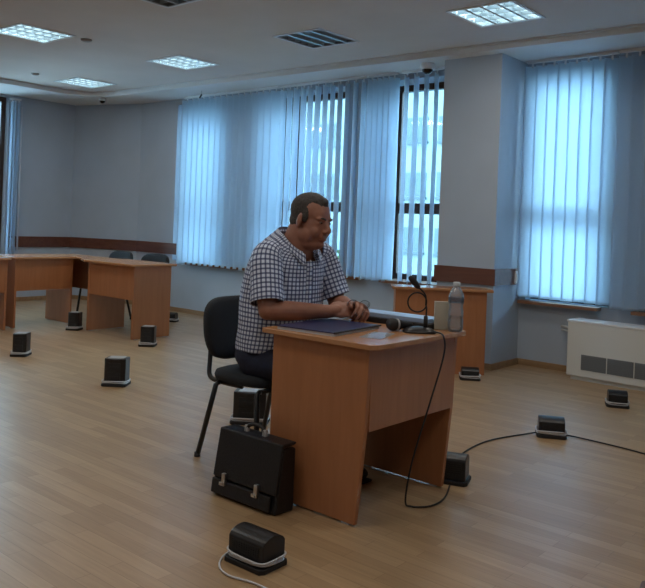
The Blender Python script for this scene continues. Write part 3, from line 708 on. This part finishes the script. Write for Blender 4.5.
for s in (-1, 1):
    hell(bd, (0.055, s*0.040, -0.042), (0.032, 0.026, 0.032)); hell(bd, (0.078, s*0.030, 0.022), (0.016, 0.028, 0.010))
    hell(bd, (-0.006, s*0.082, -0.004), (0.020, 0.010, 0.034), Euler((0, 0.15, s*0.35)).to_quaternion()); hell(bd, (0.018, s*0.052, -0.062), (0.052, 0.022, 0.040))
    hell(bd, (0.104, s*0.013, -0.036), (0.012, 0.010, 0.009)); hell(bd, (0.070, s*0.034, 0.000), (0.016, 0.018, 0.012))
bd.cap(H(0.086, 0, 0.014), H(0.112, 0, -0.028), 0.010*HS, 0.0155*HS); hell(bd, (0.084, 0, -0.060), (0.016, 0.028, 0.018))
hell(bd, (0.092, 0, -0.0655), (0.010, 0.024, 0.006)); hell(bd, (0.090, 0, -0.077), (0.011, 0.020, 0.007))
bd.cap(H(-0.034, 0, -0.035), Vector((-2.600, 2.85, 1.08)), 0.074, 0.088, 20); hell(bd, (0.028, 0, -0.100), (0.060, 0.055, 0.034))
bd.ell((-2.66, 2.85, 0.92), (0.13, 0.17, 0.22)); bd.ell((-2.625, 2.85, 1.04), (0.10, 0.15, 0.085)); bd.ell((-2.72, 2.85, 0.68), (0.13, 0.17, 0.16))
# arms
SH_R, EL_R, WR_R = Vector((-2.615, 2.655, 1.060)), Vector((-2.530, 2.595, 0.806)), Vector((-2.350, 2.825, 0.806))
SH_L, EL_L, WR_L = Vector((-2.600, 3.045, 1.060)), Vector((-2.510, 3.085, 0.818)), Vector((-2.330, 2.985, 0.812))
for sh, el, wr in ((SH_R, EL_R, WR_R), (SH_L, EL_L, WR_L)):
    bd.cap(sh, el, 0.060, 0.046, 16); mid = el.lerp(wr, 0.33)
    bd.cap(el, mid, 0.046, 0.048, 16); bd.cap(mid, wr, 0.048, 0.032, 16)
def hand(mb, wr, d, n, side, curl, spread=0.0, thumb=(0.4, 0.6), sc=1.0):
    d = d.normalized(); n = (n - d*n.dot(d)).normalized(); s = d.cross(n).normalized() * side     # s: towards the thumb
    R = Matrix((d, s, n)).transposed()
    mb.ell(wr + d*0.055*sc, (0.050*sc, 0.040*sc, 0.0165*sc), R.to_quaternion()); mb.cap(wr - d*0.01, wr + d*0.04, 0.029*sc, 0.026*sc)
    mb.ell(wr + d*0.035*sc + s*0.022*sc - n*0.006, (0.032*sc, 0.018*sc, 0.016*sc), R.to_quaternion())
    for i, (o, ln) in enumerate(((0.031, 0.92), (0.0105, 1.0), (-0.0105, 0.94), (-0.031, 0.76))):
        p = wr + d*(0.088 - 0.006*abs(i-1))*sc + s*o*sc; a = 0.0; rr = 0.0098*sc
        for k_, (L_, cu) in enumerate(((0.044, curl[0]), (0.028, curl[1]), (0.022, curl[2]))):
            a += cu; v = (d*math.cos(a) - n*math.sin(a) + s*(spread*(1.5-i)*0.1)).normalized(); q = p + v*L_*ln*sc
            mb.cap(p, q, rr, rr*0.9, 10); p = q; rr *= 0.9
    p = wr + d*0.028*sc + s*0.028*sc; v = (d*0.75 + s*thumb[0] - n*thumb[1]*0.6).normalized(); q = p + v*0.042*sc; mb.cap(p, q, 0.0135*sc, 0.0115*sc, 10)
    v2 = (d*0.9 + s*0.05 - n*thumb[1]).normalized(); mb.cap(q, q + v2*0.030*sc, 0.0112*sc, 0.0095*sc, 10)
hand(bd, WR_R, Vector((0.52, 0.80, 0.10)), Vector((0.55, -0.55, 0.65)), -1, (0.55, 0.75, 0.5), sc=1.12)
hand(bd, WR_L, Vector((0.88, -0.35, 0.22)), Vector((0.25, 0.45, 0.85)), 1, (0.7, 0.9, 0.6), sc=1.12)
body = local(bd).build('body', MT['skin'], man, smooth=True); remesh(body, 0.0042, 8, 0.5)

# face details
for s in (-1, 1):
    e = MB(); e.ell(H(0.081, s*0.032, 0.006), (0.010, 0.0120, 0.0050), HQ, 2); eo = local(e).build('eye', MT['eye'], man, smooth=True)
    e = MB(); e.ell(H(0.090, s*0.032, 0.004), (0.0035, 0.0055, 0.0042), HQ, 2); local(e).build('iris', MT['iris'], eo, smooth=True)
    e = MB(); e.tube(bez([H(0.078, s*0.052, 0.020), H(0.092, s*0.036, 0.0265), H(0.098, s*0.014, 0.021)], 5), [0.003]*5+[0.0045]*5+[0.003], 8); local(e).build('eyebrow', MT['hair'], man, smooth=True)
e = MB(); e.tube(bez([H(0.087, -0.026, -0.0755), H(0.1015, 0, -0.0705), H(0.087, 0.026, -0.0755)], 6), 0.0022, 8); local(e).build('mouth', MT['lip'], man, smooth=True)
# hair
hb = MB()
hell(hb, (-0.025, 0, 0.048), (0.094, 0.084, 0.085)); hell(hb, (-0.010, 0, 0.070), (0.086, 0.066, 0.066)); hell(hb, (0.036, 0.0, 0.098), (0.042, 0.030, 0.027))
hell(hb, (-0.045, 0, -0.005), (0.066, 0.074, 0.070))
for s in (-1, 1): hell(hb, (0.014, s*0.070, 0.026), (0.020, 0.013, 0.036))
hair = local(hb).build('hair', MT['hair'], man, smooth=True); remesh(hair, 0.005, 3, 0.5)
tx = bpy.data.textures.new('hair_noise', 'CLOUDS'); tx.noise_scale = 0.012
dm = hair.modifiers.new('tufts', 'DISPLACE'); dm.texture = tx; dm.strength = 0.006; dm.mid_level = 0.5; dm.texture_coords = 'LOCAL'

# shirt: lofts with metric uv
def cloth(name, pieces, m, parent, sub=1, thick=0.003, skip=lambda j, i: False):
    bm = bmesh.new(); uvl = bm.loops.layers.uv.new('UVMap')
    for rings, closed in pieces:
        V = [[bm.verts.new(p - O) for p in r] for r in rings]; nr, ns = len(V), len(V[0])
        # u = girth of the widest ring, v = running length
        per = []; cnt = ns if closed else ns-1
        ref = max(rings, key=lambda r: sum((r[i]-r[(i+1) % ns]).length for i in range(cnt)))
        acc = [0.0]
        for i in range(cnt): acc.append(acc[-1] + (ref[i]-ref[(i+1) % ns]).length)
        vl = [0.0]
        for j in range(1, nr):
            vl.append(vl[-1] + sum((rings[j][i]-rings[j-1][i]).length for i in range(ns))/ns)
        for j in range(nr-1):
            for i in range(cnt):
                if closed and ns == 56 and skip(j, i): continue
                a, b2, c, d = V[j][i], V[j][(i+1) % ns], V[j+1][(i+1) % ns], V[j+1][i]
                f = bm.faces.new((a, b2, c, d)); f.smooth = True
                for lp, (uu, vv) in zip(f.loops, ((acc[i], vl[j]), (acc[i+1], vl[j]), (acc[i+1], vl[j+1]), (acc[i], vl[j+1]))): lp[uvl].uv = (uu, vv)
    me = bpy.data.meshes.new(name); bm.to_mesh(me); bm.free(); o = link(name, me, m, parent)
    if thick: so = o.modifiers.new('thickness', 'SOLIDIFY'); so.thickness = thick; so.offset = 1
    if sub: sd = o.modifiers.new('sub', 'SUBSURF'); sd.levels = sub; sd.render_levels = sub
    return o
def ering(c, hx, hy, tilt=0.0, e=0.85, n=48, wob=0.0, ph=0.0):
    out = []
    for k_ in range(n):
        a = 2*PI*k_/n; ca, sa = math.cos(a), math.sin(a)
        x = math.copysign(abs(ca)**e, ca)*hx; y = math.copysign(abs(sa)**e, sa)*hy; wv = 1 + wob*math.sin(7*a+ph)
        out.append(Vector((c[0] + x*wv, c[1] + y*wv, c[2] + x*tilt*(1.0 if x > 0 else 0.4))))
    return out
Y0 = 2.85
TR = [(0.575, -2.725, .155, .198, 0, .03), (0.61, -2.715, .168, .206, 0, .03), (0.67, -2.700, .170, .212, 0, .015), (0.74, -2.688, .172, .216, -.03, .008), (0.82, -2.685, .180, .222, -.06, .008), (0.90, -2.675, .172, .220, -.10, .006),
      (0.97, -2.665, .160, .217, -.14, .004), (1.03, -2.650, .146, .212, -.18, 0), (1.075, -2.638, .130, .200, -.30, 0), (1.108, -2.628, .114, .176, -.48, 0), (1.135, -2.615, .100, .142, -.70, 0), (1.152, -2.605, .090, .112, -.90, 0), (1.165, -2.598, .084, .094, -1.05, 0)]
torso = [ering((x, Y0, z), hx, hy, t, 0.84 if z < 1.1 else 0.95, 56, wb, z*40) for z, x, hx, hy, t, wb in TR]
def sleeve(sh, el, inward, r0=0.078, t1=0.83):
    d = (el - sh).normalized(); side = d.cross(Vector((0, 0, 1))).normalized() if abs(d.z) < 0.95 else Vector((0, 1, 0)); 
    a1 = Vector((1, 0, 0)); a1 = (a1 - d*a1.dot(d)).normalized(); a2 = d.cross(a1); rings = []
    start = sh + inward*0.055 + Vector((0, 0, 0.02))
    P_ = [(start, 0.055), (sh + inward*0.02 + Vector((0, 0, 0.012)), 0.070), (sh + d*0.01, 0.077), (sh.lerp(el, 0.25), 0.078), (sh.lerp(el, 0.5), 0.077), (sh.lerp(el, 0.72), 0.077), (sh.lerp(el, t1), 0.079), (sh.lerp(el, t1+0.04), 0.078)]
    for i, (p, r) in enumerate(P_):
        dd = ((P_[min(i+1, len(P_)-1)][0] - P_[max(i-1, 0)][0])).normalized(); b1 = (a1 - dd*a1.dot(dd)).normalized(); b2 = dd.cross(b1)
        rings.append([p + (b1*math.cos(2*PI*q/28) + b2*math.sin(2*PI*q/28))*r*(1+0.03*math.sin(3*2*PI*q/28+i)) for q in range(28)])
    return rings
slR = sleeve(SH_R, EL_R, Vector((0, 1, 0))); slL = sleeve(SH_L, EL_L, Vector((0, -1, 0)))
shirt = cloth('shirt', [(torso, True), (slR, True), (slL, True)], MT['plaid'], man, skip=lambda j, i: (j >= 8 and i in (0, 1, 54, 55)) or (j >= 10 and i in (2, 53)))
# collar: open strip round the neck
col = []
for z_, grow, dz in ((0, 0.000, 0.0), (1, 0.006, 0.026), (2, 0.018, 0.012), (3, 0.030, -0.016)):
    row = []
    for q in range(33):
        a = math.radians(27) + math.radians(306)*q/32; x = math.cos(a)*(0.083+grow); y = math.sin(a)*(0.088+grow)
        fr = (math.cos(a)+1)/2; tip = max(0, fr-0.75)*(0.16 if z_ == 3 else 0.0)
        row.append(Vector((-2.596 + x + 0.020*fr, Y0 + y, 1.168 + dz - 0.125*fr**1.5 - tip)))
    col.append(row)
cloth('collar', [(col, False)], MT['plaid'], man, thick=0.002)
# placket and pocket
pk = []
for z, x, hx, hy, t, wb in TR[3:9]:
    ring = ering((x, Y0, z), hx+0.006, hy+0.006, t, 0.84 if z < 1.1 else 0.95, 56); pk.append([ring[1].lerp(ring[0], 0.4), ring[0], ring[55].lerp(ring[0], 0.4)])
pko = cloth('placket', [(pk, False)], MT['plaid'], man, sub=0)
for z, x, hx, hy, t, wb in TR[3:9:1]:
    p = Vector((x+hx+0.009, Y0, z + (hx)*t)); mb = MB().lathe([(0.0052, 0), (0.0055, 0.001), (0.0045, 0.0022)], p, 10, Vector((1, 0, 0))); local(mb).build('button', MT['paper'], pko, smooth=True)
# trousers
tb = MB()
tb.ell((-2.745, Y0, 0.545), (0.165, 0.205, 0.100)); 
for s in (-1, 1):
    hp = Vector((-2.74, Y0 + s*0.10, 0.525)); kn = Vector((-2.36, Y0 + s*0.115, 0.540)); an = Vector((-2.385, Y0 + s*0.10, 0.135))
    tb.cap(hp, kn, 0.098, 0.072, 18); tb.cap(kn, an, 0.070, 0.056, 18)
tr = local(tb).build('trousers', MT['trouser'], man, smooth=True); remesh(tr, 0.010, 4)
bt = MB(); rg = [ering((-2.768, Y0, z), .176, .206, 0, .84, 40) for z in (0.585, 0.615)]; bt.ring_loft(rg, False)
for s in (-1, 1):
    sb = MB(); y = Y0 + s*0.10; x = -2.36
    sb.ell((x-0.015, y, 0.060), (0.060, 0.043, 0.052)); sb.ell((x+0.10, y, 0.040), (0.085, 0.046, 0.034)); sb.cap((x-0.02, y, 0.13), (x-0.015, y, 0.05), 0.040, 0.042)
    so = local(sb).build('shoe', MT['shoe'], man, smooth=True); remesh(so, 0.006, 3)
    sl = MB().box(x-0.075, x+0.185, y-0.040, y+0.040, 0.0, 0.012); local(sl).build('sole', MT['black_m'], so, bevel=0.005)

# glasses in his hands
root = empty('eyeglasses', (-2.245, 2.925, 0.846), 0.6, 'thin dark-framed eyeglasses held in the man\'s hands', 'glasses')
for s in (-1, 1):
    rim = [(0.028*s + 0.024*math.cos(a), 0, 0.018*math.sin(a)) for a in [2*PI*q/24 for q in range(25)]]
    o = MB().tube(rim, 0.0013, 6).build('rim', MT['tube'], root, smooth=True)
    MB().lathe([(0.023, 0), (0.0231, 0.001)], (0.028*s, 0, 0), 20, Vector((0, 1, 0))).build('lens', MT['clear'], o)
    MB().tube(bez([(0.052*s, 0, 0.006), (0.054*s, -0.03, 0.010), (0.050*s, -0.10, 0.016), (0.048*s, -0.125, 0.004)], 5), 0.0015, 6).build('temple', MT['tube'], root, smooth=True)
MB().tube([(-0.006, 0, 0.004), (0, 0, 0.007), (0.006, 0, 0.004)], 0.0012, 6).build('bridge', MT['tube'], root)
